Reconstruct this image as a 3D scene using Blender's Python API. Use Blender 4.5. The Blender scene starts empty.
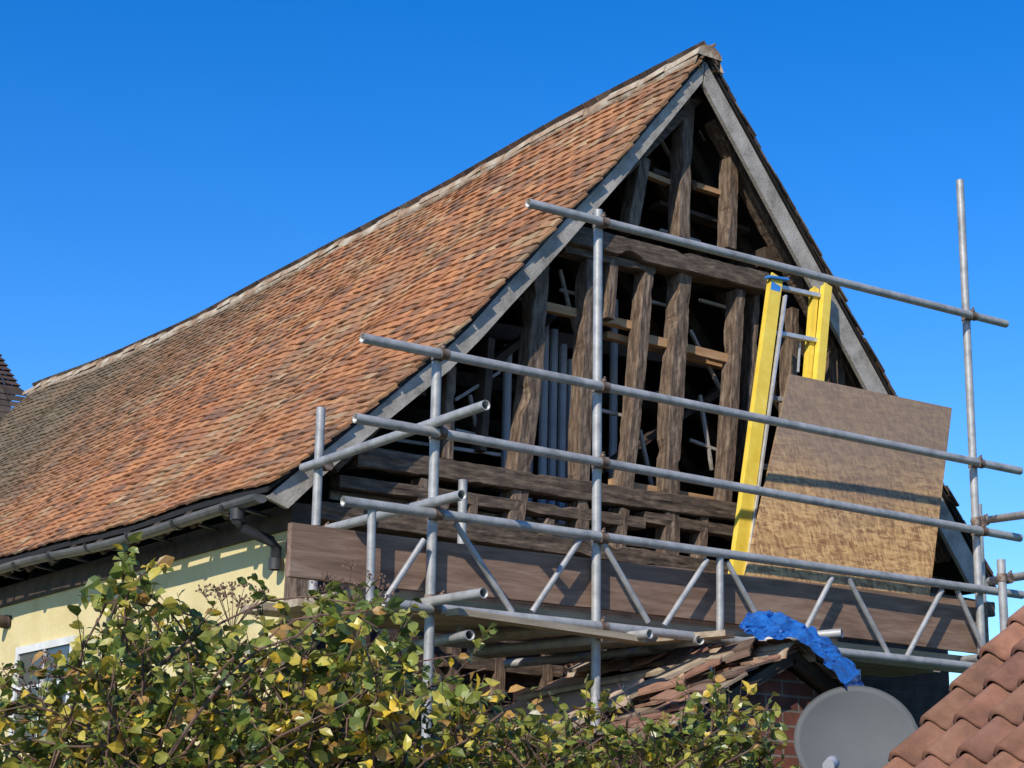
import bpy, bmesh, math, random
from mathutils import Vector, Matrix, noise
random.seed(7)
S=bpy.context.scene
col=S.collection
R_=math.radians
# ------------------------------------------------------------ camera
F_PX=1830.0; PITCH=R_(14.4); ROLL=R_(1.0); PHI=R_(54.9)
CAM=Vector((0,0,1.6))
Fv=Vector((math.cos(PHI)*math.cos(PITCH),math.sin(PHI)*math.cos(PITCH),math.sin(PITCH)))
r0=Vector((math.sin(PHI),-math.cos(PHI),0)); u0=r0.cross(Fv)
Rv=r0*math.cos(ROLL)+u0*math.sin(ROLL); Uv=-r0*math.sin(ROLL)+u0*math.cos(ROLL)
cd=bpy.data.cameras.new('camera'); cam=bpy.data.objects.new('camera',cd); col.objects.link(cam)
cd.sensor_width=36; cd.lens=F_PX/1024*36; cd.clip_end=3000
m=Matrix(((Rv.x,Uv.x,-Fv.x,CAM.x),(Rv.y,Uv.y,-Fv.y,CAM.y),(Rv.z,Uv.z,-Fv.z,CAM.z),(0,0,0,1)))
cam.matrix_world=m; S.camera=cam
def ray(px,py): return Fv+Rv*((px-512)/F_PX)-Uv*((py-384)/F_PX)
def PY(px,py,Y): d=ray(px,py); return CAM+d*(Y/d.y)
def PX(px,py,X): d=ray(px,py); return CAM+d*(X/d.x)
def PT(px,py,t): return CAM+ray(px,py)*t
# ------------------------------------------------------------ world
SUN=Vector((-0.87,-0.50,0)).normalized(); EL=R_(36)
w=bpy.data.worlds.new('World'); S.world=w; w.use_nodes=True
nt=w.node_tree; bg=nt.nodes['Background']
sk=nt.nodes.new('ShaderNodeTexSky'); sk.sky_type='NISHITA'; sk.sun_disc=False
sk.sun_elevation=EL; sk.sun_rotation=math.atan2(SUN.x,SUN.y); sk.air_density=1.0; sk.dust_density=0.1; sk.ozone_density=4.5
hs=nt.nodes.new('ShaderNodeHueSaturation'); hs.inputs['Hue'].default_value=0.511; hs.inputs['Saturation'].default_value=1.36; hs.inputs['Value'].default_value=1.27
nt.links.new(sk.outputs[0],hs.inputs['Color']); nt.links.new(hs.outputs[0],bg.inputs[0]); bg.inputs[1].default_value=0.15
sl=bpy.data.lights.new('sun','SUN'); sl.energy=5.0; sl.angle=R_(0.5); sl.color=(1,0.91,0.77)
so=bpy.data.objects.new('sun',sl); col.objects.link(so)
sd=Vector((SUN.x*math.cos(EL),SUN.y*math.cos(EL),math.sin(EL))); so.rotation_euler=sd.to_track_quat('Z','Y').to_euler(); so.location=(0,0,20)
S.view_settings.view_transform='Standard'; S.view_settings.look='None'; S.view_settings.exposure=0
# ------------------------------------------------------------ materials
def mat(name,stops,scale=8,rough=0.8,metal=0,bump=0.3,bscale=None,mp=(1,1,1),attr=False,detail=8,trans=0,dist=0.0,bdist=0.01,crust=None):
    m=bpy.data.materials.new(name); m.use_nodes=True; n=m.node_tree.nodes; l=m.node_tree.links
    b=n['Principled BSDF']; b.inputs['Roughness'].default_value=rough; b.inputs['Metallic'].default_value=metal
    tc=n.new('ShaderNodeTexCoord'); mpn=n.new('ShaderNodeMapping'); mpn.inputs['Scale'].default_value=mp
    l.new(tc.outputs['Object'],mpn.inputs[0])
    no=n.new('ShaderNodeTexNoise'); no.inputs['Scale'].default_value=scale; no.inputs['Detail'].default_value=detail; no.inputs['Roughness'].default_value=0.65
    no.inputs['Distortion'].default_value=dist
    l.new(mpn.outputs[0],no.inputs['Vector'])
    cr=n.new('ShaderNodeValToRGB'); e=cr.color_ramp.elements
    while len(e)<len(stops): e.new(0.5)
    for i,(p,c) in enumerate(stops): e[i].position=p; e[i].color=(*c,1)
    l.new(no.outputs[0],cr.inputs[0]); out=cr.outputs[0]
    if crust:
        n3=n.new('ShaderNodeTexNoise'); n3.inputs['Scale'].default_value=crust[2]; n3.inputs['Detail'].default_value=9; n3.inputs['Roughness'].default_value=.75
        l.new(tc.outputs['Object'],n3.inputs['Vector']); c3=n.new('ShaderNodeValToRGB'); c3.color_ramp.elements[0].position=crust[1]; c3.color_ramp.elements[0].color=(0,0,0,1); c3.color_ramp.elements[1].position=crust[1]+.08; c3.color_ramp.elements[1].color=(.85,.85,.85,1)
        l.new(n3.outputs[0],c3.inputs[0]); mc=n.new('ShaderNodeMix'); mc.data_type='RGBA'; l.new(c3.outputs[0],mc.inputs[0]); l.new(out,mc.inputs[6]); mc.inputs[7].default_value=(*crust[0],1); out=mc.outputs[2]
    if attr:
        at=n.new('ShaderNodeAttribute'); at.attribute_name='Col'
        mx=n.new('ShaderNodeMix'); mx.data_type='RGBA'; mx.blend_type='MULTIPLY'; mx.inputs[0].default_value=1
        l.new(at.outputs[0],mx.inputs[6]); l.new(out,mx.inputs[7]); out=mx.outputs[2]
    l.new(out,b.inputs['Base Color'])
    if bump:
        n2=n.new('ShaderNodeTexNoise'); n2.inputs['Scale'].default_value=bscale or scale*3; n2.inputs['Detail'].default_value=6
        l.new(mpn.outputs[0],n2.inputs['Vector'])
        bp=n.new('ShaderNodeBump'); bp.inputs['Strength'].default_value=bump; bp.inputs['Distance'].default_value=bdist
        l.new(n2.outputs[0],bp.inputs['Height']); l.new(bp.outputs[0],b.inputs['Normal'])
    if trans:
        tr=n.new('ShaderNodeBsdfTranslucent'); l.new(out,tr.inputs[0]); ms=n.new('ShaderNodeMixShader'); ms.inputs[0].default_value=trans
        l.new(b.outputs[0],ms.inputs[1]); l.new(tr.outputs[0],ms.inputs[2]); l.new(ms.outputs[0],n['Material Output'].inputs[0])
    return m
def bricks(name,c1,c2,mortar,w=0.215,h=0.065):
    m=bpy.data.materials.new(name); m.use_nodes=True; n=m.node_tree.nodes; l=m.node_tree.links; b=n['Principled BSDF']; b.inputs['Roughness'].default_value=0.9
    tc=n.new('ShaderNodeTexCoord'); sp=n.new('ShaderNodeSeparateXYZ'); l.new(tc.outputs['Object'],sp.inputs[0])
    ad=n.new('ShaderNodeMath'); l.new(sp.outputs[0],ad.inputs[0]); l.new(sp.outputs[1],ad.inputs[1])
    cb=n.new('ShaderNodeCombineXYZ'); l.new(ad.outputs[0],cb.inputs[0]); l.new(sp.outputs[2],cb.inputs[1])
    bt=n.new('ShaderNodeTexBrick'); bt.inputs['Scale'].default_value=1; bt.inputs['Brick Width'].default_value=w+.01; bt.inputs['Row Height'].default_value=h+.01
    bt.inputs['Mortar Size'].default_value=.006; bt.inputs['Color1'].default_value=(*c1,1); bt.inputs['Color2'].default_value=(*c2,1); bt.inputs['Mortar'].default_value=(*mortar,1)
    l.new(cb.outputs[0],bt.inputs[0])
    no=n.new('ShaderNodeTexNoise'); no.inputs['Scale'].default_value=9; no.inputs['Detail'].default_value=8; l.new(tc.outputs['Object'],no.inputs[0])
    cr=n.new('ShaderNodeValToRGB'); cr.color_ramp.elements[0].position=.3; cr.color_ramp.elements[0].color=(.45,.45,.45,1); cr.color_ramp.elements[1].position=.7; l.new(no.outputs[0],cr.inputs[0])
    mx=n.new('ShaderNodeMix'); mx.data_type='RGBA'; mx.blend_type='MULTIPLY'; mx.inputs[0].default_value=1; l.new(bt.outputs[0],mx.inputs[6]); l.new(cr.outputs[0],mx.inputs[7]); l.new(mx.outputs[2],b.inputs[0])
    bp=n.new('ShaderNodeBump'); bp.inputs['Strength'].default_value=.6; bp.inputs['Distance'].default_value=.01; bp.invert=True; l.new(bt.outputs[1],bp.inputs['Height']); l.new(bp.outputs[0],b.inputs['Normal'])
    return m
def osbmat():
    m=bpy.data.materials.new('osb'); m.use_nodes=True; n=m.node_tree.nodes; l=m.node_tree.links; b=n['Principled BSDF']; b.inputs['Roughness'].default_value=0.75
    tc=n.new('ShaderNodeTexCoord')
    def layer(sc_,rot):
        mp=n.new('ShaderNodeMapping'); mp.inputs['Scale'].default_value=sc_; mp.inputs['Rotation'].default_value=(0,rot,0); l.new(tc.outputs['Object'],mp.inputs[0])
        d=n.new('ShaderNodeTexNoise'); d.inputs['Scale'].default_value=.8; d.inputs['Detail'].default_value=2; l.new(mp.outputs[0],d.inputs[0])
        s=n.new('ShaderNodeVectorMath'); s.operation='SCALE'; s.inputs[3].default_value=2.2; l.new(d.outputs[1],s.inputs[0])
        va=n.new('ShaderNodeVectorMath'); va.operation='ADD'; l.new(mp.outputs[0],va.inputs[0]); l.new(s.outputs[0],va.inputs[1])
        vo=n.new('ShaderNodeTexVoronoi'); vo.inputs['Scale'].default_value=1.0; l.new(va.outputs[0],vo.inputs[0])
        bw=n.new('ShaderNodeRGBToBW'); l.new(vo.outputs['Color'],bw.inputs[0]); return bw.outputs[0]
    a=layer((16,20,60),.5); c=layer((60,20,18),-.3)
    av=n.new('ShaderNodeMath'); l.new(a,av.inputs[0]); l.new(c,av.inputs[1]); hv=n.new('ShaderNodeMath'); hv.operation='MULTIPLY'; hv.inputs[1].default_value=.5; l.new(av.outputs[0],hv.inputs[0])
    cr=n.new('ShaderNodeValToRGB'); e=cr.color_ramp.elements; e[0].position=.25; e[0].color=(.22,.11,.04,1); e[1].position=.75; e[1].color=(.58,.36,.15,1); l.new(hv.outputs[0],cr.inputs[0])
    big=n.new('ShaderNodeTexNoise'); big.inputs['Scale'].default_value=1.6; big.inputs['Detail'].default_value=3; l.new(tc.outputs['Object'],big.inputs[0])
    sp=n.new('ShaderNodeSeparateXYZ'); l.new(tc.outputs['Generated'],sp.inputs[0])
    bs=n.new('ShaderNodeMath'); bs.operation='MULTIPLY'; bs.inputs[1].default_value=.5; l.new(big.outputs[0],bs.inputs[0])
    ad=n.new('ShaderNodeMath'); l.new(bs.outputs[0],ad.inputs[0]); l.new(sp.outputs[2],ad.inputs[1])
    dv=n.new('ShaderNodeMath'); dv.operation='MULTIPLY'; dv.inputs[1].default_value=.7; l.new(ad.outputs[0],dv.inputs[0])
    c2=n.new('ShaderNodeValToRGB'); e=c2.color_ramp.elements; e[0].position=.42; e[0].color=(0,0,0,1); e[1].position=.68; e[1].color=(.75,.75,.75,1)
    l.new(dv.outputs[0],c2.inputs[0])
    mx=n.new('ShaderNodeMix'); mx.data_type='RGBA'; l.new(c2.outputs[0],mx.inputs[0]); l.new(cr.outputs[0],mx.inputs[6]); mx.inputs[7].default_value=(.165,.13,.105,1)
    l.new(mx.outputs[2],b.inputs[0]); return m
M={}
M['tile']=mat('clay_tile',[(.25,(.55,.5,.45)),(.5,(.92,.9,.86)),(.72,(1.2,1.15,1.02))],scale=12,attr=True,bump=.5,bscale=70,rough=.95,crust=((.78,.88,.72),.66,5))
M['pantile']=mat('pantile',[(.3,(.12,.06,.04)),(.5,(.21,.10,.062)),(.68,(.27,.135,.088)),(.82,(.36,.27,.20))],scale=7,attr=True,bump=.3,bscale=50,rough=.9)
M['ridge']=mat('ridge_tile',[(.3,(.13,.10,.07)),(.42,(.28,.18,.11)),(.54,(.36,.29,.21)),(.68,(.48,.44,.35))],scale=6,bump=.6,bdist=.02)
M['barge']=mat('weathered_board',[(.3,(.18,.155,.13)),(.45,(.30,.27,.23)),(.6,(.40,.365,.32)),(.8,(.50,.47,.42))],scale=7,mp=(1,1,1),bump=.4,bscale=60)
M['oldv']=mat('old_oak_upright',[(.3,(.03,.02,.013)),(.46,(.095,.063,.042)),(.58,(.17,.12,.083)),(.74,(.28,.22,.17))],scale=12,mp=(3,3,.6),bump=.5,bscale=24,bdist=.012,dist=.1,crust=((.36,.31,.25),.64,16))
M['oldh']=mat('old_oak_beam',[(.3,(.024,.016,.011)),(.48,(.08,.055,.037)),(.62,(.15,.108,.075)),(.8,(.27,.22,.17))],scale=12,mp=(.6,3,3),bump=.5,bscale=24,bdist=.012,dist=.1,crust=((.32,.27,.22),.66,14))
M['new']=mat('new_softwood',[(.3,(.30,.16,.07)),(.7,(.50,.31,.16))],scale=6,mp=(.6,4,4),bump=.2)
M['dark']=mat('interior_shade_dark',[(.3,(.005,.004,.004)),(.7,(.017,.014,.012))],scale=4,bump=.2)  # dark felt tone, with the shade inside the gable put into the colour
M['raft']=mat('rafter_wood',[(.3,(.025,.016,.011)),(.7,(.09,.06,.04))],scale=5,bump=.3)
M['cream']=mat('cream_render',[(.25,(.52,.42,.20)),(.5,(.64,.535,.275)),(.75,(.71,.61,.35))],scale=2.5,bump=.35,bscale=30,rough=.95,crust=((.44,.37,.22),.66,4))
M['galv']=mat('galvanised_tube',[(.3,(.22,.22,.215)),(.5,(.35,.35,.34)),(.75,(.48,.475,.46))],scale=12,metal=.25,rough=.5,bump=.12,crust=((.55,.53,.49),.68,22))
M['rust']=mat('dull_coupler',[(.3,(.08,.045,.03)),(.5,(.20,.14,.10)),(.7,(.33,.30,.27))],scale=30,metal=.3,rough=.6,bump=.3)
M['toe']=mat('brown_board',[(.3,(.11,.065,.043)),(.5,(.21,.13,.088)),(.64,(.28,.19,.135)),(.8,(.40,.32,.25))],scale=4,mp=(.5,3,4),bump=.3,bscale=12,dist=.8,crust=((.40,.36,.31),.68,10))
M['plank']=mat('pale_scaffold_board',[(.3,(.20,.15,.10)),(.55,(.38,.31,.22)),(.8,(.52,.45,.35))],scale=4,mp=(.5,4,4),bump=.3)
M['yellow']=mat('yellow_fibreglass',[(.3,(.68,.47,.05)),(.6,(.78,.58,.08)),(.8,(.84,.67,.18))],scale=10,rough=.4,bump=.05,crust=((.55,.43,.16),.70,18))
M['alu']=mat('aluminium',[(.3,(.45,.45,.45)),(.7,(.66,.66,.66))],scale=20,metal=.4,rough=.4,bump=.05)
M['blue']=mat('blue_sheet',[(.3,(.01,.075,.28)),(.7,(.02,.16,.50))],scale=8,rough=.45,bump=.9,bscale=14,bdist=.03)
M['bluelab']=mat('blue_sticker',[(.3,(.03,.16,.50)),(.7,(.06,.26,.62))],scale=8,rough=.4,bump=0)
M['white']=mat('white_paint',[(.3,(.58,.58,.56)),(.7,(.75,.75,.73))],scale=8,rough=.5,bump=.05)
M['dish']=mat('grey_dish_paint',[(.3,(.065,.073,.077)),(.7,(.09,.098,.102))],scale=3,rough=.7,bump=.04)
M['black']=mat('black_iron',[(.3,(.015,.015,.016)),(.7,(.05,.05,.05))],scale=8,rough=.5,bump=.1)
M['gutter']=mat('grey_gutter',[(.3,(.07,.07,.07)),(.7,(.17,.165,.16))],scale=5,rough=.6,bump=.1)
M['leaf']=mat('leaf',[(.3,(.75,.75,.75)),(.7,(1.1,1.1,1.1))],scale=12,attr=True,rough=.35,bump=0,trans=.3)
M['bark']=mat('bark',[(.3,(.06,.035,.025)),(.7,(.19,.11,.08))],scale=20,bump=.3)
M['dead']=mat('dry_seed',[(.3,(.08,.045,.03)),(.7,(.17,.10,.07))],scale=20,bump=0)
M['glass']=mat('window_glass',[(.3,(.02,.03,.035)),(.7,(.05,.06,.07))],scale=2,rough=.08,bump=0)
M['pipe']=mat('grey_plastic',[(.3,(.30,.31,.33)),(.7,(.46,.47,.49))],scale=5,rough=.5,bump=0)
M['sheet']=mat('pinkish_ply',[(.3,(.36,.25,.19)),(.5,(.50,.38,.30)),(.8,(.60,.51,.43))],scale=3,bump=.2)
M['grass']=mat('grass_ground',[(.3,(.03,.05,.015)),(.7,(.08,.11,.04))],scale=3,bump=.6)
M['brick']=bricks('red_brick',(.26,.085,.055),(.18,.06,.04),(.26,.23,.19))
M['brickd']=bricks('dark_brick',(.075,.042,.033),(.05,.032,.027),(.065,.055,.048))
M['osb']=osbmat()
# ------------------------------------------------------------ mesh builder
class MB:
    def __init__(s): s.v=[]; s.f=[]; s.c=[]
    def add(s,vs,fs,c=(1,1,1)):
        o=len(s.v); s.v+= [tuple(x) for x in vs]; s.f+=[tuple(i+o for i in f) for f in fs]; s.c+=[c]*len(fs)
    def hexa(s,p,c=(1,1,1)):
        s.add(p,[(3,2,1,0),(4,5,6,7),(0,1,5,4),(1,2,6,5),(2,3,7,6),(3,0,4,7)],c)
    def box(s,a,b,c=(1,1,1)):
        x0,y0,z0=a; x1,y1,z1=b
        s.hexa([(x0,y0,z0),(x1,y0,z0),(x1,y1,z0),(x0,y1,z0),(x0,y0,z1),(x1,y0,z1),(x1,y1,z1),(x0,y1,z1)],c)
    def bar(s,p0,p1,w,d,side=None,c=(1,1,1)):
        p0=Vector(p0);p1=Vector(p1);a=(p1-p0).normalized()
        if side is None: side=Vector((0,0,1)) if abs(a.z)<.9 else Vector((1,0,0))
        side=Vector(side); n=a.cross(side).normalized(); sd=n.cross(a).normalized()
        q=[]
        for p in (p0,p1):
            for i,j in ((-1,-1),(1,-1),(1,1),(-1,1)): q.append(p+sd*(i*w/2)+n*(j*d/2))
        s.hexa(q,c)
    def tube(s,pts,r,n=12,cap=True,hollow=False,c=(1,1,1)):
        pts=[Vector(p) for p in pts]; rings=[]
        for i,p in enumerate(pts):
            a=(pts[min(i+1,len(pts)-1)]-pts[max(i-1,0)]).normalized()
            h=Vector((0,0,1)) if abs(a.z)<.9 else Vector((0,1,0))
            x=a.cross(h).normalized(); y=x.cross(a)
            rr=r[i] if isinstance(r,(list,tuple)) else r
            rings.append([p+x*math.cos(2*math.pi*k/n)*rr+y*math.sin(2*math.pi*k/n)*rr for k in range(n)])
        vs=[v for rg in rings for v in rg]; fs=[]
        for i in range(len(pts)-1):
            for k in range(n): fs.append((i*n+k,(i+1)*n+k,(i+1)*n+(k+1)%n,i*n+(k+1)%n))
        s.add(vs,fs,c)
        a=(pts[-1]-pts[0]).normalized()
        for pp,sg in ((0,1),(len(pts)-1,-1)):
            cen=pts[pp]; rg=rings[pp]
            if hollow:
                v2=list(rg)+[cen+(v-cen)*.84 for v in rg]+[cen+(v-cen)*.84+a*sg*.08 for v in rg]; f2=[]
                for k in range(n):
                    k2=(k+1)%n; f2.append((k,n+k,n+k2,k2)); f2.append((n+k,2*n+k,2*n+k2,n+k2))
                f2.append(tuple(2*n+k for k in range(n)))
                if sg<0: f2=[tuple(reversed(f)) for f in f2]
                s.add(v2,f2,c)
            elif cap:
                f=tuple(range(n)) if sg>0 else tuple(range(n-1,-1,-1)); s.add(rg,[f],c)
    def build(s,name,mt,parent=None,smooth=False,colors=False,solid=0,bevel=0,recalc=False):
        me=bpy.data.meshes.new(name); me.from_pydata(s.v,[],s.f); me.update()
        if recalc:
            b=bmesh.new(); b.from_mesh(me); bmesh.ops.recalc_face_normals(b,faces=b.faces); b.to_mesh(me); b.free()
        if colors:
            at=me.color_attributes.new('Col','FLOAT_COLOR','CORNER'); buf=[]
            for p,c in zip(me.polygons,s.c): buf+= [c[0],c[1],c[2],1.0]*p.loop_total
            at.data.foreach_set('color',buf)
        if smooth: me.polygons.foreach_set('use_smooth',[True]*len(me.polygons))
        me.materials.append(M[mt]); o=bpy.data.objects.new(name,me); col.objects.link(o)
        if parent: o.parent=parent
        if smooth=='auto': 
            for p in me.polygons: p.use_smooth=len(p.vertices)==4
        if bevel:
            b=o.modifiers.new('b','BEVEL'); b.width=bevel; b.segments=2
        return o
def tag(o,label=None,cat=None,group=None,kind=None):
    if label:o['label']=label
    if cat:o['category']=cat
    if group:o['group']=group
    if kind:o['kind']=kind
    return o
def thing(name,label,cat,group=None,loc=None):
    o=bpy.data.objects.new(name,None); col.objects.link(o); o.empty_display_size=.2
    return tag(o,label,cat,group)
def timber(mb,p0,p1,w,d,jit=.10,seg=.03,bow=0):
    p0=Vector(p0);p1=Vector(p1);L=(p1-p0).length;n=max(3,int(L/seg));a=(p1-p0).normalized()
    sd=Vector((0,1,0)).cross(a).normalized(); sx=random.random()*100
    vs=[];fs=[]
    prof=[(-1,-.8),(-.9,-1),(-.1,-1.01),(.2,-.99),(.9,-1),(1,-.8),(1,1),(-1,1)]
    K=len(prof)
    for i in range(n+1):
        t=i/n; c=p0.lerp(p1,t)+sd*bow*math.sin(math.pi*t)
        q=sx+t*L*3
        c+=sd*(noise.noise(Vector((q*.3,1,0)))*w*jit*.9)
        for k,(x,y) in enumerate(prof):
            kk=k if k not in (0,1) else 0
            kk=5 if k in (4,5) else kk
            chip=max(0,noise.noise(Vector((q*2.2,kk*5.1,31)))-.32)*1.3     # broken-out edges
            jx=noise.noise(Vector((q,kk*3.1,5)))*jit*.8+noise.noise(Vector((q*5.5,kk*3.7,8)))*jit*.45-chip
            jy=noise.noise(Vector((q*1.3,k*2.7,9)))*jit*.5+noise.noise(Vector((q*5.9,k*2.9,2)))*jit*.4
            vs.append(c+sd*(x*(1+jx)*w/2)+Vector((0,1,0))*(y*(1+jy)*d/2))
    for i in range(n):
        for k in range(K): k2=(k+1)%K; fs.append((i*K+k,(i+1)*K+k,(i+1)*K+k2,i*K+k2))
    fs.append(tuple(range(K))); fs.append(tuple(n*K+k for k in range(K-1,-1,-1)))
    mb.add(vs,fs)
# ------------------------------------------------------------ key planes
Ys=7.2; Yin=8.28; Yb=8.48; Yg=8.60
# ------------------------------------------------------------ ground
g=MB(); g.add([(-900,-900,0),(900,-900,0),(900,900,0),(-900,900,0)],[(0,1,2,3)]); tag(g.build('ground','grass'),kind='structure')
# ------------------------------------------------------------ HOUSE
house=thing('house','old timber framed cottage with sagging red tile roof and stripped open gable','house')
Xr=PY(703,52,Yb).x; Xe=PY(264,487,Yb).x; Xe2=PY(992,586,Yb).x; Ze2=PY(992,586,Yb).z
Xw=PY(291,560,Yg).x
def curve(pts,X,far):
    c=[PX(x,y,X) for x,y in pts]; c=[(p.y,p.z) for p in c]
    c.sort()
    (y0,z0),(y1,z1)=c[-2],c[-1]; 
    if far>y1: c.append((far,z1))
    def f(Y):
        if Y<=c[0][0]: return c[0][1]
        for (a,za),(b,zb) in zip(c,c[1:]):
            if Y<=b: return za+(zb-za)*(Y-a)/(b-a)
        return c[-1][1]
    return f
ridgeZ=curve([(703,55),(620,97),(560,128),(450,191),(345,245),(250,294),(200,322),(100,366),(35,389)],Xr,30)
eaveZ=curve([(264,487),(200,505),(100,533),(0,558)],Xe,30)
Yend=PX(36,388,Xr).y
def smooth(f,Y,h=.5): return sum(f(Y+k*h) for k in (-1,-.5,0,.5,1))/5
def SL(Y,b):
    z0=smooth(eaveZ,Y);z1=smooth(ridgeZ,Y)
    x=Xe+(Xr-Xe)*b; z=z0+(z1-z0)*b
    z+= -(.10+.09*max(0,1-(Y-Yb)/3))*math.sin(math.pi*b**.85) + .05*noise.noise(Vector((Y*.6,b*2.5,3)))+.03*noise.noise(Vector((Y*1.8,b*7,6)))*math.sin(math.pi*b)
    return Vector((x,Y,z))
def SR(Y,b):
    z1=smooth(ridgeZ,Y); return Vector((Xe2+(Xr-Xe2)*b,Y,Ze2+(z1-Ze2)*b))
def tilecol(Y,b,seed,dark=0,cl=None):
    n=noise.noise(Vector((Y*.9+seed,b*3.5,7))); n2=noise.noise(Vector((Y*3+seed,b*12,1))); r=random.random()
    base=[(.45,.20,.082),(.41,.18,.076),(.43,.205,.088),(.38,.165,.073),(.40,.19,.085),(.36,.16,.075),(.33,.155,.078),(.28,.14,.075),(.21,.115,.07),(.42,.28,.16)]
    if cl: base=cl
    i=int(max(0,min(.999,r*.98+n*.18))*len(base))
    c=base[i]; k=random.uniform(.86,1.1)*(1+n2*.18)
    lich=max(0,min(.4,n*.4+n2*.3+.06)) if not cl else 0
    c=tuple(a*(1-lich)+bb*lich for a,bb in zip(c,(.29,.215,.12)))
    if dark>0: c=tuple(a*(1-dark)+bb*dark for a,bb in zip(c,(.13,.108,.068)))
    return tuple(x*k for x in c)
def tiles(mb,Sf,Y0,Y1,tw,rows,flip,jit=1,seed=0,darkf=None,cl=None,th=.013,lf=.021):
    nu=max(1,int((Y1-Y0)/tw))
    for j in range(rows):
        b0=j/rows; g_=1/rows; off=(j%2)*.5*tw+random.uniform(-.015,.015); rj=random.uniform(-.006,.006)
        for i in range(-1,nu+1):
            ya=Y0+i*tw+off+random.uniform(-.004,.004)*jit; yb=ya+tw-.004
            ya=max(ya,Y0+random.uniform(-.02,.012)); yb=min(yb,Y1)
            if yb-ya<.03: continue
            ym=(ya+yb)/2
            P0=Sf(ym,b0);P1=Sf(ym,min(1,b0+g_)); up=(P1-P0); gl=up.length; up.normalize()
            al=(Sf(ym+.2,b0)-Sf(ym-.2,b0)).normalized()
            nn=al.cross(up).normalized()
            if nn.z<0: nn=-nn
            lift=lf+random.uniform(-.003,.005)*jit; sl_=rj+random.uniform(-.007,.006)*jit; tw_=random.uniform(-.003,.003)*jit
            sl_+=.012*noise.noise(Vector((ym*1.5,j*.35,4)))
            if random.random()<.012*jit: sl_-=.022; lift+=.008
            L=gl*1.9
            vs=[]
            for (s,h) in ((sl_,lift),(L,.004)):
                for q,(yy,cam_) in enumerate(((ya,0),(ym,.004),(yb,0))):
                    p=P0+al*(yy-ym)+up*(s+ (q-1)*tw_*.6)+nn*(h+cam_+(q-1)*tw_)
                    vs.append(p)
            for q in range(3): vs.append(vs[q]-nn*th)
            for q in range(3): vs.append(vs[3+q]-nn*th)
            fs=[(0,1,4,3),(1,2,5,4),(6,7,1,0),(7,8,2,1),(6,0,3,9),(8,11,5,2)]
            if flip: fs=[tuple(reversed(f)) for f in fs]
            dk=darkf(ym,b0) if darkf else 0
            mb.add(vs,fs,tilecol(ym,b0,seed,dk,cl))
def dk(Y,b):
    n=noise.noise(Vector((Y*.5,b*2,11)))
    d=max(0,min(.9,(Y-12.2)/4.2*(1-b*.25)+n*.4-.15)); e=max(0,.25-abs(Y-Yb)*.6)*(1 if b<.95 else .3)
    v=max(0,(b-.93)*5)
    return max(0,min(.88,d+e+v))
Yv=Yb-.06
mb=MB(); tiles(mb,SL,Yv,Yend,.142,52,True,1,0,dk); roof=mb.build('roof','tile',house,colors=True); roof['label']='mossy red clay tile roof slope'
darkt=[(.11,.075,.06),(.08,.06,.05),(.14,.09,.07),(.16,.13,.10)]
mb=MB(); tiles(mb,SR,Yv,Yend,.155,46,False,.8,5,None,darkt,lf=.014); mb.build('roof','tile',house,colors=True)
mb=MB()
for Sf in (SL,SR):
    N=26; vs=[];fs=[]
    for i in range(N+1):
        Y=Yv+.02+(Yend-Yv-.02)*i/N
        for h in (.012,.038):
            for q in range(9): vs.append(Sf(Y,q/8)-Vector((0,0,h)))
    for i in range(N):
        for k in range(8):
            a=i*18+k; fs.append((a,a+1,a+19,a+18)); a+=9; fs.append((a,a+18,a+19,a+1))
        a=i*18; fs.append((a,a+18,a+27,a+9))
    for k in range(8): fs.append((k,k+9,k+10,k+1))
    mb.add(vs,fs)
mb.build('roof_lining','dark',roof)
mb=MB(); Y=Yv
while Y<Yend:
    L=random.uniform(.27,.36); z=smooth(ridgeZ,Y+.15)+random.uniform(-.014,.014); N=8; vs=[];fs=[]
    z2=smooth(ridgeZ,Y+L)+random.uniform(-.014,.014); dx=random.uniform(-.01,.01)
    for (yy,zz,rr) in ((Y-.01,z,.086),(Y+L-.002,z2,.080)):
        for k in range(N+1):
            a=math.pi*k/N; vs.append((Xr+dx+math.cos(a)*rr*1.25,yy,zz-.052+math.sin(a)*rr))
    for k in range(N): fs.append((k,k+1,N+2+k,N+1+k))
    fs.append(tuple(range(N,-1,-1)))
    mb.add(vs,fs); Y+=L
N=int((Yend-Yv)/.06)
for s in (-1,1):
    vs=[];fs=[]
    for i in range(N+1):
        Y=Yv+i*.06; z=smooth(ridgeZ,Y); e=noise.noise(Vector((Y*4,s*9,0)))*.035
        vs+=[(Xr+s*.085,Y,z-.02),(Xr+s*(.125+e),Y,z-.115-e*.7),(Xr+s*.05,Y,z-.12)]
    for i in range(N):
        a=i*3; fs+=[(a,a+1,a+4,a+3),(a+1,a+2,a+5,a+4)]
    mb.add(vs,fs)
mb.build('ridge_capping','ridge',roof,smooth='auto')
def poly(mb,pts,Y0,Y1,Yalt=None):
    n=len(pts); a=[Vector((p.x,Y0,p.z)) for p in pts]; b=[Vector((p.x,Y1,p.z)) for p in pts]
    mb.add(a+b,[tuple(range(n)),tuple(range(2*n-1,n-1,-1))]+[(i,n+i,n+(i+1)%n,(i+1)%n) for i in range(n)])
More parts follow.
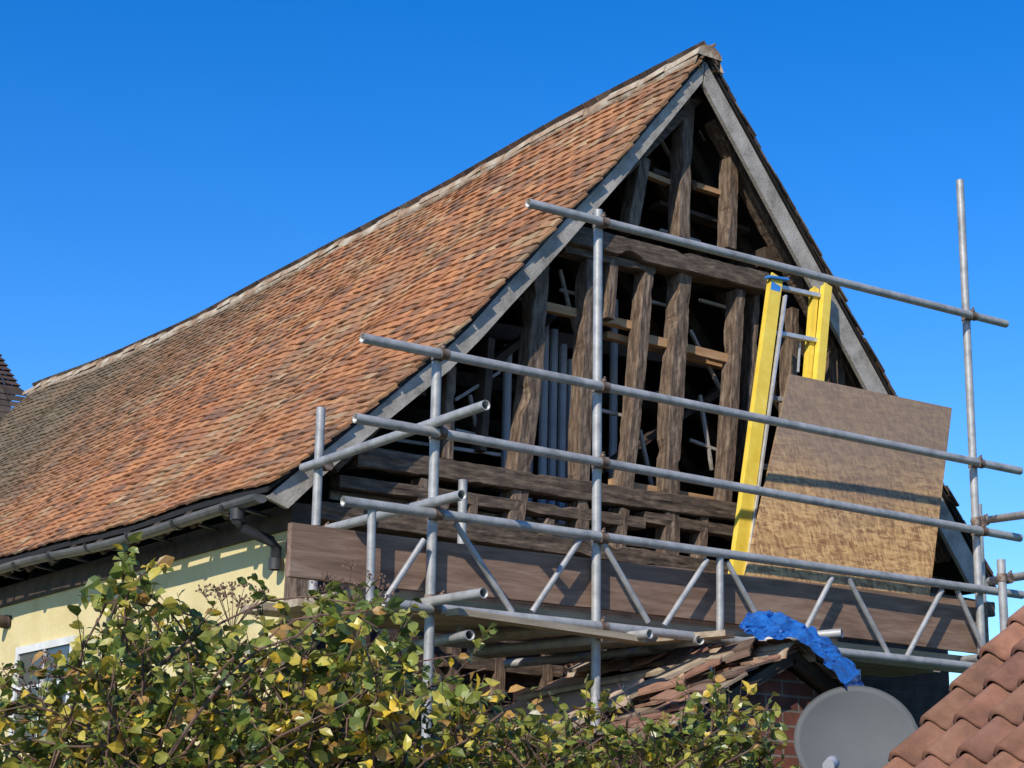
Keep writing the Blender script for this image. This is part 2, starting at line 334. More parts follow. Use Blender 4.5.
def barge(outer,inner,n=14):
    mb=MB(); vs=[]
    def at(l,t):
        L=[(Vector((b[0]-a[0],b[1]-a[1]))).length for a,b in zip(l,l[1:])]; T=sum(L)*t
        for (a,b),q in zip(zip(l,l[1:]),L):
            if T<=q+1e-6: return (a[0]+(b[0]-a[0])*T/q,a[1]+(b[1]-a[1])*T/q)
            T-=q
        return l[-1]
    for i in range(n+1):
        o=at(outer,i/n); q=at(inner,i/n)
        j=random.uniform(-.6,.6)
        for (pt,Y) in ((o,Yb-.03),(q,Yb-.03),(q,Yb),(o,Yb)):
            p=PY(pt[0]+j*.6,pt[1]+j,Yb-.03); vs.append((p.x,Y,p.z))
    fs=[]
    for i in range(n):
        for k in range(4): fs.append((i*4+k,i*4+(k+1)%4,(i+1)*4+(k+1)%4,(i+1)*4+k))
    fs+=[(3,2,1,0),(n*4,n*4+1,n*4+2,n*4+3)]
    mb.add(vs,fs); return mb
barge([(705,62),(580,204),(455,343),(345,435),(266,497)],[(703,82),(586,223),(460,362),(356,447),(288,508)]).build('bargeboard','barge',house,recalc=True)
barge([(706,62),(889,396),(992,592)],[(704,85),(873,400),(974,592)]).build('bargeboard','barge',house,recalc=True)
def wpx(w,vert=True): return w*.0058/(.80 if vert else 1)
def T(p,q,w,mt,name='stud',Y=None,d=.11,bow=0,vert=True,jit=.15):
    Y=Y or Yg+.06
    mb=MB(); timber(mb,PY(*p,Y),PY(*q,Y),wpx(w*(.72 if vert else .9),vert),d,bow=bow,jit=jit); return mb.build(name,mt,house,recalc=True)
T((694,100),(330,470),12,'oldh','verge_rafter',vert=False)
T((712,120),(872,420),16,'oldv','verge_rafter')
T((872,420),(945,560),14,'oldv','verge_rafter')
T((641,160),(628,232),17,'oldv'); T((684,100),(680,240),19,'oldv',bow=.01); T((729,160),(727,250),15,'oldv')
T((648,172),(735,200),7,'raft','lath',Y=Yg+.2,vert=False); T((655,205),(745,232),6,'raft','lath',Y=Yg+.25,vert=False)
T((545,232),(762,284),25,'oldh','collar_beam',Y=Yg+.03,d=.15,vert=False)
T((560,250),(650,272),10,'oldh','collar_beam',vert=False)
T((537,262),(508,548),22,'oldv',bow=-.03,jit=.22); T((588,262),(578,530),17,'oldv',bow=.01,jit=.2)
T((610,262),(606,320),12,'oldv'); T((645,270),(622,495),15,'oldv',bow=-.01,jit=.18); T((680,276),(665,572),22,'oldv',bow=.015,jit=.2)
T((737,292),(722,505),14,'oldv'); T((752,285),(742,470),11,'oldv',Y=Yg+.15); T((447,368),(443,460),14,'oldv'); T((487,340),(478,452),10,'raft',Y=Yg+.2)
T((790,310),(785,520),13,'oldv',Y=Yg+.12); T((835,345),(838,560),14,'oldv'); T((880,440),(890,590),14,'oldv')
T((541,306),(640,328),11,'new','noggin',vert=False,Y=Yg+.12,d=.05,jit=.02); T((640,338),(730,360),12,'new','noggin',vert=False,Y=Yg+.1,d=.05,jit=.02)
T((605,335),(728,367),9,'new','noggin',vert=False,Y=Yg+.2,d=.05,jit=.02); T((640,172),(668,183),7,'new','noggin',vert=False,Y=Yg+.12,d=.05,jit=.02); T((695,186),(727,196),7,'new','noggin',vert=False,Y=Yg+.12,d=.05,jit=.02)
T((610,482),(722,502),8,'new','noggin',vert=False,Y=Yg+.12,d=.04,jit=.02)
for a,b in (((455,400),(500,372)),((560,290),(600,300)),((545,372),(580,384)),((632,400),(660,392)),((690,330),(722,392)),((700,300),(735,310)),((600,410),(640,420)),((690,440),(722,452)),((455,430),(505,442)),((650,120),(672,160)),((700,130),(722,168)),((560,270),(575,330)),((470,395),(480,450)),((640,430),(655,500)),((700,395),(712,470)),((660,230),(700,242)),((590,385),(600,450)),((520,300),(545,280)),((645,300),(668,306)),((395,440),(500,455))):
    T(a,b,4,'barge','lath',vert=False,Y=Yg+.22,d=.02,jit=.05)
T((480,372),(560,310),9,'raft','brace',vert=False,Y=Yg+.35); T((600,470),(735,380),9,'raft','brace',vert=False,Y=Yg+.4)
T((352,458),(735,515),23,'oldh','tie_beam',vert=False,d=.14,jit=.18); T((335,482),(640,524),14,'oldh','rail',vert=False,jit=.18)
T((640,518),(900,560),14,'oldh','rail',vert=False); T((310,512),(985,610),20,'oldh','sill_beam',vert=False,d=.18)
for a,b,w in (((470,495),(466,545),11),((420,480),(415,530),12),((545,520),(540,565),12),((620,510),(612,570),14),((700,515),(696,575),12),((770,525),(765,580),12)): T(a,b,w,'oldv')
for k in range(3): T((330+k*4,494+k*14),(610,536+k*11),11,'barge','infill_board',Y=Yg+.16,d=.02,vert=False,jit=.05)
# walls
zt=PY(300,545,Yg).z
Xw2=Xe2-.28
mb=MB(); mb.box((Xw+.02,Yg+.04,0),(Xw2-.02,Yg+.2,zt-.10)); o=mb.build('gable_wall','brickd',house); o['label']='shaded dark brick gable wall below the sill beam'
for a,b,w in (((440,612),(960,664),13),((450,634),(570,648),16),((440,660),(560,672),14)): T(a,b,w,'oldh','rail',vert=False,Y=Yg+.02,d=.06)
for a,b in (((455,600),(452,700)),((500,605),(497,700)),((548,610),(545,690))): T(a,b,14,'oldv',Y=Yg+.01,d=.05)
ztop=eaveZ(Yb)+.02
Yw1=Yend-.2
mb=MB(); mb.box((Xw,Yg-.02,0),(Xw+.14,Yw1,ztop-.14)); wall=mb.build('side_wall','cream',house); wall['label']='cream rendered side wall'
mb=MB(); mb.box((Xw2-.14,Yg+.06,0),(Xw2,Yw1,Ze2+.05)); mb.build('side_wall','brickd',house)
mb=MB(); mb.box((Xw+.14,Yw1-.15,0),(Xw2-.14,Yw1-.001,ztop)); mb.build('rear_wall','cream',house)
mb=MB()
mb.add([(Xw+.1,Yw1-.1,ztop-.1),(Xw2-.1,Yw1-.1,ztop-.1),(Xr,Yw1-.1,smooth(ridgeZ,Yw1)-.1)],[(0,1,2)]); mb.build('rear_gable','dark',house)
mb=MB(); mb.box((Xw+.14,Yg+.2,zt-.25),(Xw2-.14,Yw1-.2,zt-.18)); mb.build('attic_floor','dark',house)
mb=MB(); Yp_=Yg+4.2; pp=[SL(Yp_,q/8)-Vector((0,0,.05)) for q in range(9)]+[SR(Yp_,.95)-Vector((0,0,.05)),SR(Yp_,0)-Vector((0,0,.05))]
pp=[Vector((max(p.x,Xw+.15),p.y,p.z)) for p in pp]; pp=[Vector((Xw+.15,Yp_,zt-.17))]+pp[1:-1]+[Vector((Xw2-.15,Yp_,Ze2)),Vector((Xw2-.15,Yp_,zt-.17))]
poly(mb,pp,Yp_,Yp_+.08); mb.build('dark_backing','dark',house)  # dark panel added across the attic to keep the gable opening dark
mb=MB()
mb.box((Xw-.025,Yg-.03,ztop-.20),(Xw+.1,Yw1,ztop-.06)); mb.build('plate_shadow_band','raft',house)  # wall plate strip kept dark to paint in the eave shadow
mb=MB(); timber(mb,(Xw+.05,Yg-.03,0),(Xw+.05,Yg-.03,zt+.1),.13,.12); mb.build('corner_post','oldv',house,recalc=True)
for k in range(14):
    Y=Yg+.35+k*.42
    for Sf in (SL,SR):
        mb=MB()
        for q in range(4): mb.bar(Sf(Y,q/4)-Vector((0,0,.10)),Sf(Y,(q+1)/4)-Vector((0,0,.10)),.09,.055)
        mb.build('rafter','raft',house)
    if k%3==1:
        mb=MB(); a=SL(Y,.5)-Vector((0,0,.12)); b=SR(Y,.5)-Vector((0,0,.12)); mb.bar(a,b,.1,.05); mb.build('collar_tie','raft',house)
for k in range(14,26):
    Y=Yg+.35+k*.42; mb=MB(); a=SL(Y,0.0)-Vector((0,0,.09)); b=SL(Y,.15)-Vector((0,0,.10)); mb.bar(a,b,.09,.055); mb.build('rafter','raft',house)
for b,Sf in ((.35,SL),(.7,SL),(.35,SR),(.7,SR)):
    mb=MB(); mb.bar(Sf(Yg+.1,b)-Vector((0,0,.2)),Sf(Yg+4.1,b)-Vector((0,0,.2)),.12,.1); mb.build('purlin','raft',house)
def gutter():
    mb=MB(); r=.045; N=8; ys=[Yb-.02+(15-Yb)*i/24 for i in range(25)]; vs=[];fs=[]
    for Y in ys:
        z=smooth(eaveZ,Y)-.06-.012*math.sin(Y*2)-.03*(Y-Yb)/6; x=Xe-.025
        for k in range(N+1): a=math.pi+math.pi*k/N; vs.append((x+math.cos(a)*r,Y,z+math.sin(a)*r))
        for k in range(N+1): a=2*math.pi-math.pi*k/N; vs.append((x+math.cos(a)*(r-.006),Y,z+math.sin(a)*(r-.006)))
    K=2*(N+1)
    for i in range(len(ys)-1):
        for k in range(K): fs.append((i*K+k,(i+1)*K+k,(i+1)*K+(k+1)%K,i*K+(k+1)%K))
    fs.append(tuple(range(N+1))); mb.add(vs,fs); g_=mb.build('gutter','gutter',house)
    for k in range(10):
        Y=Yb+.35+k*.62; z=smooth(eaveZ,Y)-.06-.03*(Y-Yb)/6; x=Xe-.025; mb=MB()
        pts=[(x+math.cos(math.pi+math.pi*q/8)*(r+.006),Y,z+math.sin(math.pi+math.pi*q/8)*(r+.006)) for q in range(9)]
        for p,q in zip(pts,pts[1:]): mb.bar(p,q,.008,.03,side=(0,0,1))
        mb.bar(pts[-1],(Xw,Y,z-.03),.012,.03); mb.build('gutter_bracket','black',g_)
gutter()
mb=MB(); pg=Vector((Xe-.025,Yb+.24,smooth(eaveZ,Yb+.2)-.10))
pts=[pg,pg+Vector((0,0,-.06)),pg+Vector((.03,-.0,-.09)),Vector((Xw-.08,Yb+.2,pg.z-.15)),Vector((Xw-.05,Yb+.2,pg.z-.18)),Vector((Xw-.05,Yb+.2,pg.z-.30))]
mb.tube(pts,.030,12); mb.tube([pg+Vector((0,0,.01)),pg+Vector((0,0,-.05))],.040,12); mb.tube([pts[-1]+Vector((0,0,.06)),pts[-1]],.038,12)
mb.build('downpipe','black',house,smooth='auto')
def window(px0,py0,px1,py1):
    a=PX(px0,py0,Xw);b=PX(px1,py1,Xw); y1,y0=max(a.y,b.y),min(a.y,b.y); z1,z0=a.z,b.z-.2
    mb=MB(); X=Xw-.03; t=.05
    mb.box((X,y0,z0),(Xw+.0,y0+t,z1)); mb.box((X,y1-t,z0),(Xw,y1,z1)); mb.box((X,y0+t,z1-t),(Xw,y1-t,z1)); mb.box((X,y0+t,z0),(Xw,y1-t,z0+t))
    mb.box((X+.006,(y0+y1)/2-.02,z0+t),(Xw,(y0+y1)/2+.02,z1-t)); mb.box((X+.01,y0+t,z1-.3),(Xw-.002,y1-t,z1-.28))
    f=mb.build('window','white',house); mb=MB(); mb.box((Xw-.012,y0+t,z0+t),(Xw-.004,y1-t,z1-t)); mb.build('pane','glass',f)
window(20,648,72,712)
for (x,y) in ((113,606),(8,622)):
    p=PX(x,y,Xw); mb=MB(); mb.tube([(Xw,p.y,p.z),(Xw-.08,p.y,p.z),(Xw-.12,p.y,p.z-.02)],[.05,.045,.03],12); mb.box((Xw-.02,p.y-.07,p.z-.04),(Xw+.0,p.y+.07,p.z+.04)); mb.build('wall_fitting','raft',house,smooth='auto')
# ------------------------------------------------------------ stored pipes
for k,(x,y0,y1) in enumerate(((508,345,470),(545,320,470),(554,330,472),(563,345,474),(531,350,470),(571,360,474),(614,300,330))):
    Y=Yg+.45+.03*k; a=PY(x,y0,Y);b=PY(x-2,y1+40,Y); mb=MB(); mb.tube([a,(a.x-.01,Y,zt-.18)],.028,10,hollow=True)
    tag(mb.build('plastic_pipe','pipe'),'grey pipe standing upright among others inside the open gable','pipe','grey pipes stored upright inside the gable')
# ------------------------------------------------------------ porch geometry (needed by the scaffold foot)
Yp=6.72; A=PY(800,648,Yp); Lp=PY(645,742,Yp); Rx=A.x+(A.x-Lp.x); Rz=Lp.z
def PL(Y,b): return Vector((Lp.x+(A.x-Lp.x)*b,Y,Lp.z+(A.z-Lp.z)*b+.04*noise.noise(Vector((Y*2,b*3,1)))))
def PR(Y,b): return Vector((Rx+(A.x-Rx)*b,Y,Rz+(A.z-Rz)*b))
# ------------------------------------------------------------ SCAFFOLD
sc=thing('scaffold','galvanised tube scaffold with guard rails and lattice beam in front of the gable','scaffold')
TR=.0242
def tube(name,p,q,label=None,r=TR,parent=sc):
    mb=MB(); mb.tube([p,q],r,20,hollow=True); o=mb.build(name,'galv',parent,smooth='auto')
    if label:o['label']=label
    return o
def pole(px,py,ytop,zb,Y,label=None):
    p=PY(px,py,Y); zt_=PY(px,ytop,Y).z
    tube('standard',(p.x,Y,zb or 0.0),(p.x,Y,zt_),label); return p.x
XA=pole(317,500,407,None,Yin,'short upright beside the left wall corner')
xc=PY(597,440,Ys).x; bc=(xc-Lp.x)/(A.x-Lp.x); zc=PL(Ys,bc).z+.05 if bc>-.05 else 0.0
print('bc',bc)
XB=pole(433,500,361,None,Ys); XC=pole(597,440,210,zc,Ys,'central upright'); XD=pole(971,420,184,None,Ys,'tallest upright at the right end')
if zc: mb=MB(); mb.box((XC-.075,Ys-.075,zc-.008),(XC+.075,Ys+.075,zc)); mb.box((XC-.12,Ys-.2,zc-.05),(XC+.12,Ys+.2,zc-.009)); mb.build('base_plate','rust',sc)
XE=pole(1003,600,560,None,6.75)
pole(982,590,505,None,7.55)
Yr=Ys-.05
rails=[((528,203),(1006,324)),((362,338),(1020,471)),((355,418),(1020,538)),((343,501),(1022,595))]
RP=[]
for i,(a,b) in enumerate(rails):
    p,q=PY(*a,Yr),PY(*b,Yr); RP.append((p,q)); tube('guard_rail' if i<3 else 'beam_chord',p,q,['top guard rail','second guard rail','third guard rail','top chord of the lattice beam'][i])
p,q=PY(383,603,Yr),PY(978,667,Yr); RP.append((p,q)); tube('beam_chord',p,q,'bottom chord of the lattice beam')
def at(i,X): p,q=RP[i]; t=(X-p.x)/(q.x-p.x); return p.lerp(q,t)
dg=[((385,600),(424,540)),((455,523),(512,612)),((532,612),(580,540)),((603,543),(648,622)),((664,626),(707,560)),((727,562),(768,636)),((800,640),(832,578)),((848,578),(888,654)),((906,658),(942,590)),((957,590),(990,664))]
for a,b in dg:
    tube('lattice_brace',PY(*a,Yr+.012),PY(*b,Yr+.012),r=.015)
tube('lattice_post',PY(372,508,Yr+.012),PY(370,602,Yr+.012),r=.02); tube('lattice_post',PY(720,558,Yr+.012),PY(720,636,Yr+.012),r=.02)
tube('standard',PY(463,480,7.9),PY(460,640,7.9)); 
rt=[((486,405),(303,468),6.72,8.38),((462,495),(328,529),6.9,8.2),((484,593),(300,623),6.72,8.4),((842,633),(505,664),6.8,8.45),((1045,512),(980,521),6.5,7.7),((1050,572),(990,581),6.4,7.5),((470,635),(380,652),7.0,8.2),((980,658),(860,672),7.1,8.5),((700,640),(600,655),7.1,8.4),((650,634),(470,652),7.0,8.3)]
for a,b,y0,y1 in rt: tube('transom',PY(*a,y0),PY(*b,y1))
tube('ledger',PY(305,602,Yin),PY(990,668,Yin)); tube('ledger',PY(830,655,7.5),PY(985,672,7.5)); tube('ledger',PY(420,640,8.2),PY(760,668,8.2))
cm=MB(); cm.tube([(0,-.0,-.022),(0,0,.022)],.029,14); cm.tube([(-.022,-.05,0),(.022,-.05,0)],.029,14); cm.box((-.016,-.05,-.016),(.016,0,.016))
cm.tube([(.028,.0,.010),(.05,-.015,.010)],.006,8); cm.tube([(-.010,-.05,.028),(-.010,-.07,.046)],.006,8); cm.box((.02,-.025,.0),(.036,0,.018)); cm.box((-.018,-.07,.022),(0,-.05,.036))
first=None
spots=[(XC,i) for i in range(4)]+[(XB,i) for i in (1,2,3)]+[(XD,i) for i in (0,1,2)]+[(XB,4),(XC,4)]
for X,i in spots:
    p=at(i,X)
    if first is None: o=cm.build('coupler','rust',sc,smooth='auto'); first=o
    else: o=first.copy(); col.objects.link(o); o.parent=sc
    o.location=(X,Ys,p.z); o.rotation_euler=(random.uniform(-.1,.1),0,random.uniform(-.1,.1))
for (px,py,Y,X) in ((317,464,Yin,XA),(433,424,Ys,XB),(433,503,Ys,XB),(317,530,Yin,XA),(982,521,7.55,PY(982,590,7.55).x),(1003,578,6.75,XE),(433,600,Ys,XB),(972,521,Ys,XD)):
    p=PY(px,py,Y); o=first.copy(); col.objects.link(o); o.parent=sc; o.location=(X,Y,p.z); o.rotation_euler=(0,0,math.pi/2)
def tboard(n=30):
    mb=MB(); vs=[];fs=[]
    tp=[(290,523),(430,541),(600,560),(800,582),(985,603)]; bt=[(290,577),(430,592),(600,609),(800,632),(990,655)]
    def ip(l,t):
        x=l[0][0]+(l[-1][0]-l[0][0])*t
        for a,b in zip(l,l[1:]):
            if x<=b[0]+1e-6: return (x,a[1]+(b[1]-a[1])*(x-a[0])/(b[0]-a[0]))
    for i in range(n+1):
        a=PY(*ip(tp,i/n),Ys+.06); b=PY(*ip(bt,i/n),Ys+.06); b.x=a.x
        for z,Y in ((b.z,Ys+.04),(b.z,Ys+.078),(a.z,Ys+.078),(a.z,Ys+.04)): vs.append((a.x,Y+.004*math.sin(i*.5),z+random.uniform(-.002,.002)))
    for i in range(n):
        for k in range(4): fs.append((i*4+k,(i+1)*4+k,(i+1)*4+(k+1)%4,i*4+(k+1)%4))
    fs+=[(0,1,2,3),(n*4+3,n*4+2,n*4+1,n*4)]
    mb.add(vs,fs); return mb.build('toe_board','toe',sc,recalc=True)
tboard()
names=['outermost pale scaffold board of the deck','second pale scaffold board in from the outer edge','third pale scaffold board in from the outer edge','innermost pale scaffold board nearest the gable']
def dz(X): return at(4,X).z+.04
for k in range(4):
    Y=Ys+.10+k*.245; x0=XB-.45+random.uniform(-.1,.1); x1=XD+.25+random.uniform(-.1,.1)
    mb=MB(); a=Vector((x0,Y+.11,dz(x0)+.02)); b=Vector((x1,Y+.11,dz(x1)+.02)); mb.bar(a,b,.038,.225); t=mb.build('scaffold_board','plank'); tag(t,names[k],'scaffold board','scaffold boards laid as the deck')
for i,(a,b,y0,y1,w,lab) in enumerate((((452,612),(640,640),7.05,7.12,.09,'pale batten lying under the deck left of the central upright'),((470,640),(600,628),8.0,7.3,.10,'short weathered batten below the deck near the wall'),((480,655),(730,634),8.35,7.0,.12,'long weathered board slung under the deck behind the central upright'))):
    mb=MB(); mb.bar(PY(*a,y0),PY(*b,y1),.03,w); tag(mb.build('wooden_batten','plank'),lab,'batten')
# ------------------------------------------------------------ OSB sheet
def osb():
    c=[PY(790,374,8.10),PY(952,408,8.06),PY(928,612,7.60),PY(742,592,7.60)]
    n=(c[1]-c[0]).cross(c[3]-c[0]).normalized()
    if n.y<0: n=-n
    mb=MB(); mb.hexa([c[3],c[2],c[2]+n*.018,c[3]+n*.018,c[0],c[1],c[1]+n*.018,c[0]+n*.018])
    tag(mb.build('board_sheet','osb',recalc=True),'square strand board sheet leaning against the gable on the scaffold','wood sheet')
osb()
# ------------------------------------------------------------ ladder
lad=thing('ladder','yellow fibreglass ladder leaning behind the strand board sheet','ladder')
def stile(top,bot,y0,y1,wpx_,name,fl=True,mt='yellow'):
    a=PY(*top,y0);b=PY(*bot,y1); ax=(b-a).normalized(); sd=Vector((1,0,0)); mb=MB()
    w_=wpx_
    mb.bar(a,b,w_,.012,side=sd)
    n=ax.cross(sd).normalized(); n= n if n.y>0 else -n
    for s in (-1,1): mb.bar(a+sd*s*(w_/2-.006)+n*.022,b+sd*s*(w_/2-.006)+n*.022,.012,.034,side=sd)
    return mb.build(name,mt,lad)
s1=stile((777,276),(736,590),8.36,7.9,.095,'stile'); 
stile((828,285),(802,590),8.38,7.92,.065,'stile'); stile((816,288),(792,590),8.42,8.0,.045,'stile')
mb=MB(); mb.bar(PY(785,296,8.335),PY(744,585,7.90),.014,.03,side=(1,0,0)); mb.build('stile_edge','alu',lad)
for t in (.04,.20,.42,.64,.86):
    a=PY(779,276,8.42).lerp(PY(738,585,7.96),t); b=PY(820,285,8.42).lerp(PY(796,590,7.96),t)
    mb=MB(); mb.bar(a,b,.03,.04,side=(0,0,1)); mb.build('rung','alu',lad,bevel=.004)
mb=MB(); mb.bar(PY(800,340,8.36),PY(798,372,8.31),.012,.01,side=(1,0,0)); mb.bar(PY(814,342,8.36),PY(812,372,8.31),.012,.01,side=(1,0,0)); mb.build('latch_bracket','alu',lad)
mb=MB(); mb.bar(PY(776,284,8.343),PY(774,300,8.318),.08,.006,side=(1,0,0)); mb.build('sticker','bluelab',s1)
mb=MB(); mb.bar(PY(771,325,8.283),PY(765,372,8.212),.05,.005,side=(1,0,0)); mb.build('sticker','white',s1)
mb=MB(); mb.bar(PY(767,277,8.35),PY(787,280,8.35),.02,.05,side=(0,0,1)); mb.build('end_cap','bluelab',s1,bevel=.006)
# ------------------------------------------------------------ porch
porch=thing('porch','small brick porch with broken clay tile roof below the scaffold','porch')
clp=[(.30,.165,.11),(.26,.14,.10),(.36,.22,.15),(.19,.12,.09),(.45,.36,.28),(.13,.09,.07),(.24,.19,.14)]
mb=MB(); rows=max(6,int((A-Lp).length/.1)); tiles(mb,PL,Yp,Yg-.02,.165,rows,True,2.8,20,None,clp,lf=.026); pr=mb.build('roof','tile',porch,colors=True); pr['label']='dislodged weathered clay tile slope'
mb=MB(); tiles(mb,PR,Yp,Yg-.02,.165,rows,False,1.5,24,None,clp); mb.build('roof','tile',porch,colors=True)
mb=MB()
for Sf in (PL,PR):
    mb.add([Sf(Yp+.03,0)-Vector((0,0,.01)),Sf(Yp+.03,1)-Vector((0,0,.01)),Sf(Yg-.03,1)-Vector((0,0,.01)),Sf(Yg-.03,0)-Vector((0,0,.01)),Sf(Yp+.03,0)-Vector((0,0,.05)),Sf(Yp+.03,1)-Vector((0,0,.05)),Sf(Yg-.03,1)-Vector((0,0,.05)),Sf(Yg-.03,0)-Vector((0,0,.05))],[(0,1,2,3),(4,7,6,5),(0,4,5,1),(0,3,7,4)])
mb.build('roof_lining','raft',pr)
mb=MB(); Y=Yp-.02
while Y<Yg-.3:
    N=8; vs=[];fs=[]; z=A.z+random.uniform(-.015,.02); x=A.x+random.uniform(-.02,.02)
    for yy,rr in ((Y,.10),(Y+.3,.092)):
        for k in range(N+1): a=math.pi*k/N; vs.append((x+math.cos(a)*rr*1.15,yy,z-.05+math.sin(a)*rr))
        for k in range(N+1): a=math.pi*k/N; vs.append((x+math.cos(a)*(rr-.014)*1.15,yy,z-.05+math.sin(a)*(rr-.014)))
    K=N+1
    for k in range(N): fs+=[(k,k+1,2*K+k+1,2*K+k),(k,K+k,K+k+1,k+1),(K+k,3*K+k,3*K+k+1,K+k+1)]
    mb.add(vs,fs); Y+=.31
mb.build('ridge_capping','ridge',pr,smooth='auto')
Yq=Yp+.14; wl=PY(705,742,Yq).x; wr=A.x+(A.x-wl)
sl_p=(A.z-Lp.z)/(A.x-Lp.x)
mb=MB(); poly(mb,[Vector((wl,0,0)),Vector((wr,0,0)),Vector((wr,0,A.z-.07-(wr-A.x)*sl_p)),Vector((A.x,0,A.z-.07)),Vector((wl,0,A.z-.07-(A.x-wl)*sl_p))],Yq,Yq+.2); mb.build('front_wall','brick',porch,recalc=True)
mb=MB(); mb.box((wl,Yq+.2,0),(wl+.15,Yg,A.z-.09-(A.x-wl)*sl_p)); mb.box((wr-.15,Yq+.2,0),(wr,Yg,A.z-.09-(wr-A.x)*sl_p)); mb.build('side_wall','cream',porch)
for s,(X,Z) in ((-1,(Lp.x,Lp.z)),(1,(Rx,Rz))):
    mb=MB(); mb.bar((A.x,Yp+.06,A.z-.05),(X,Yp+.06,Z-.04),.05,.04,side=(0,0,1)); mb.build('verge_board','raft',porch)
n=(PL(7,1)-PL(7,0)).cross(Vector((0,1,0))).normalized(); n=n if n.z>0 else -n
def sp(Y,b,h): return PL(Y,b)+n*h
mb=MB()
mb.hexa([sp(7.42,.10,.065),sp(7.45,.62,.065),sp(8.40,.80,.065),sp(8.45,.2,.065),sp(7.42,.10,.08),sp(7.45,.62,.08),sp(8.40,.80,.08),sp(8.45,.2,.08)])
tag(mb.build('ply_sheet','sheet'),'pale pinkish sheet lying on the porch roof slope','wood sheet')
for (Y0,b0,Y1,b1,h,w_,lab) in ((8.45,.92,7.0,.80,.075,.09,'long pale batten lying along the top of the porch slope'),(8.3,.45,7.3,.70,.10,.06,'thin grey batten lying askew over the pinkish sheet'),(7.36,.06,7.2,.80,.085,.12,'short wide board lying up the porch slope beside the sheet')):
    mb=MB(); mb.bar(sp(Y0,b0,h),sp(Y1,b1,h),.022,w_,side=n); tag(mb.build('wooden_batten','plank'),lab,'batten')
for k in range(34):
    Y=random.uniform(6.8,8.3); b=random.uniform(.2,.98) if Y<7.3 else random.uniform(.75,.98); c=sp(Y,b,.06+random.random()*.035); mb=MB()
    a=random.uniform(0,6); d1=(PL(Y,1)-PL(Y,0)).normalized()*math.cos(a)+Vector((0,1,0))*math.sin(a)+n*random.uniform(-.15,.3); d1.normalize(); d2=d1.cross(n).normalized()
    L=random.uniform(.05,.13)
    mb.bar(c-d1*L,c+d1*L,random.uniform(.08,.16),.013,side=d2,c=random.choice(clp)); o=mb.build('loose_tile','tile',colors=True); tag(o,'loose clay tile piece lying askew on the porch roof','roof tile','loose tiles on the porch roof')
# ------------------------------------------------------------ blue tarp
def tarp():
    mid=[((736,628),(746,612),6.82),((752,638),(772,612),6.78),((772,640),(794,620),6.72),((796,642),(812,632),6.66),((812,652),(829,644),6.62),((826,668),(845,657),6.6),((840,684),(858,674),6.58),((846,694),(861,688),6.6)]
    mb=MB(); n=60; mI=14; vs=[];fs=[]
    for i in range(n+1):
        t=i/n*(len(mid)-1); k=min(int(t),len(mid)-2); f=t-k
        a=[mid[k][0][q]*(1-f)+mid[k+1][0][q]*f for q in (0,1)]; b=[mid[k][1][q]*(1-f)+mid[k+1][1][q]*f for q in (0,1)]; Y=mid[k][2]*(1-f)+mid[k+1][2]*f
        ew=noise.noise(Vector((i*.15,3,3)))*5; e2=noise.noise(Vector((i*.3,7,3)))*5
        for j in range(mI+1):
            u=j/mI
            c1=1-abs(noise.noise(Vector((i*.13+j*.10,j*.18,5))))*2; c2=1-abs(noise.noise(Vector((i*.28-j*.35,j*.2,9))))*2
            fold=.018*c1+.012*c2
            p=PY(a[0]+(b[0]-a[0])*u+ew*(1-u),a[1]+(b[1]-a[1])*u+ew*(1-u)+e2*u,Y+.16*u); p+=Vector((0,-fold,fold*.3)); vs.append(p)
    for i in range(n):
        for j in range(mI): q=i*(mI+1)+j; fs.append((q,q+1,q+mI+2,q+mI+1))
    mb.add(vs,fs); o=mb.build('tarpaulin','blue'); tag(o,'crumpled bright blue plastic sheet hanging over the porch ridge','tarpaulin')
tarp()
# ------------------------------------------------------------ satellite dish
dish=thing('satellite_dish','dark grey satellite dish fixed beside the brick porch','satellite dish')
dc=PY(857,741,6.5); dn=((CAM-dc).normalized()+Vector((-.05,.0,.35))+Vector((.0,-.1,0))).normalized()
q=dn.to_track_quat('Z','Y')
def dl(x,y,z): return dc+q@Vector((x,y,z))
mb=MB(); NR=10;NA=48; vs=[dl(0,0,-.05)];fs=[]
RX=.305;RY=.285
for i in range(1,NR+1):
    r=i/NR
    for k in range(NA): a=2*math.pi*k/NA; vs.append(dl(math.cos(a)*RX*r,math.sin(a)*RY*r,-.05+.05*r*r))
for k in range(NA): fs.append((0,1+k,1+(k+1)%NA))
for i in range(NR-1):
    for k in range(NA): a=1+i*NA+k;b=1+i*NA+(k+1)%NA; fs.append((a,a+NA,b+NA,b))
mb.add(vs,fs); o=mb.build('reflector','dish',dish,smooth=True); s=o.modifiers.new('s','SOLIDIFY'); s.thickness=.006; 
mb=MB(); mb.tube([dl(math.cos(2*math.pi*k/48)*RX,math.sin(2*math.pi*k/48)*RY,-.002) for k in range(49)],.003,8); mb.build('rim','dish',dish,smooth=True)
lnb=PY(831,764,6.2)
mb=MB(); mb.tube([dl(0,-RY*.95,-.01),lnb+Vector((0,.05,-.06)),lnb],.012,10); mb.build('feed_arm','galv',dish,smooth='auto')
ax=(dl(0,0,-.05)-lnb).normalized(); mb=MB(); mb.tube([lnb-ax*.06,lnb-ax*.01,lnb+ax*.03,lnb+ax*.05],[.028,.03,.034,.022],16); mb.build('receiver','pipe',dish,smooth='auto')
mb=MB(); mb.tube([dl(0,0,-.06),dl(0,0,-.16),Vector((wr-.2,Yq+.0,dc.z-.1))],.018,10); mb.box((wr-.28,Yq-.015,dc.z-.2),(wr-.12,Yq,dc.z)); mb.build('wall_bracket','galv',dish)
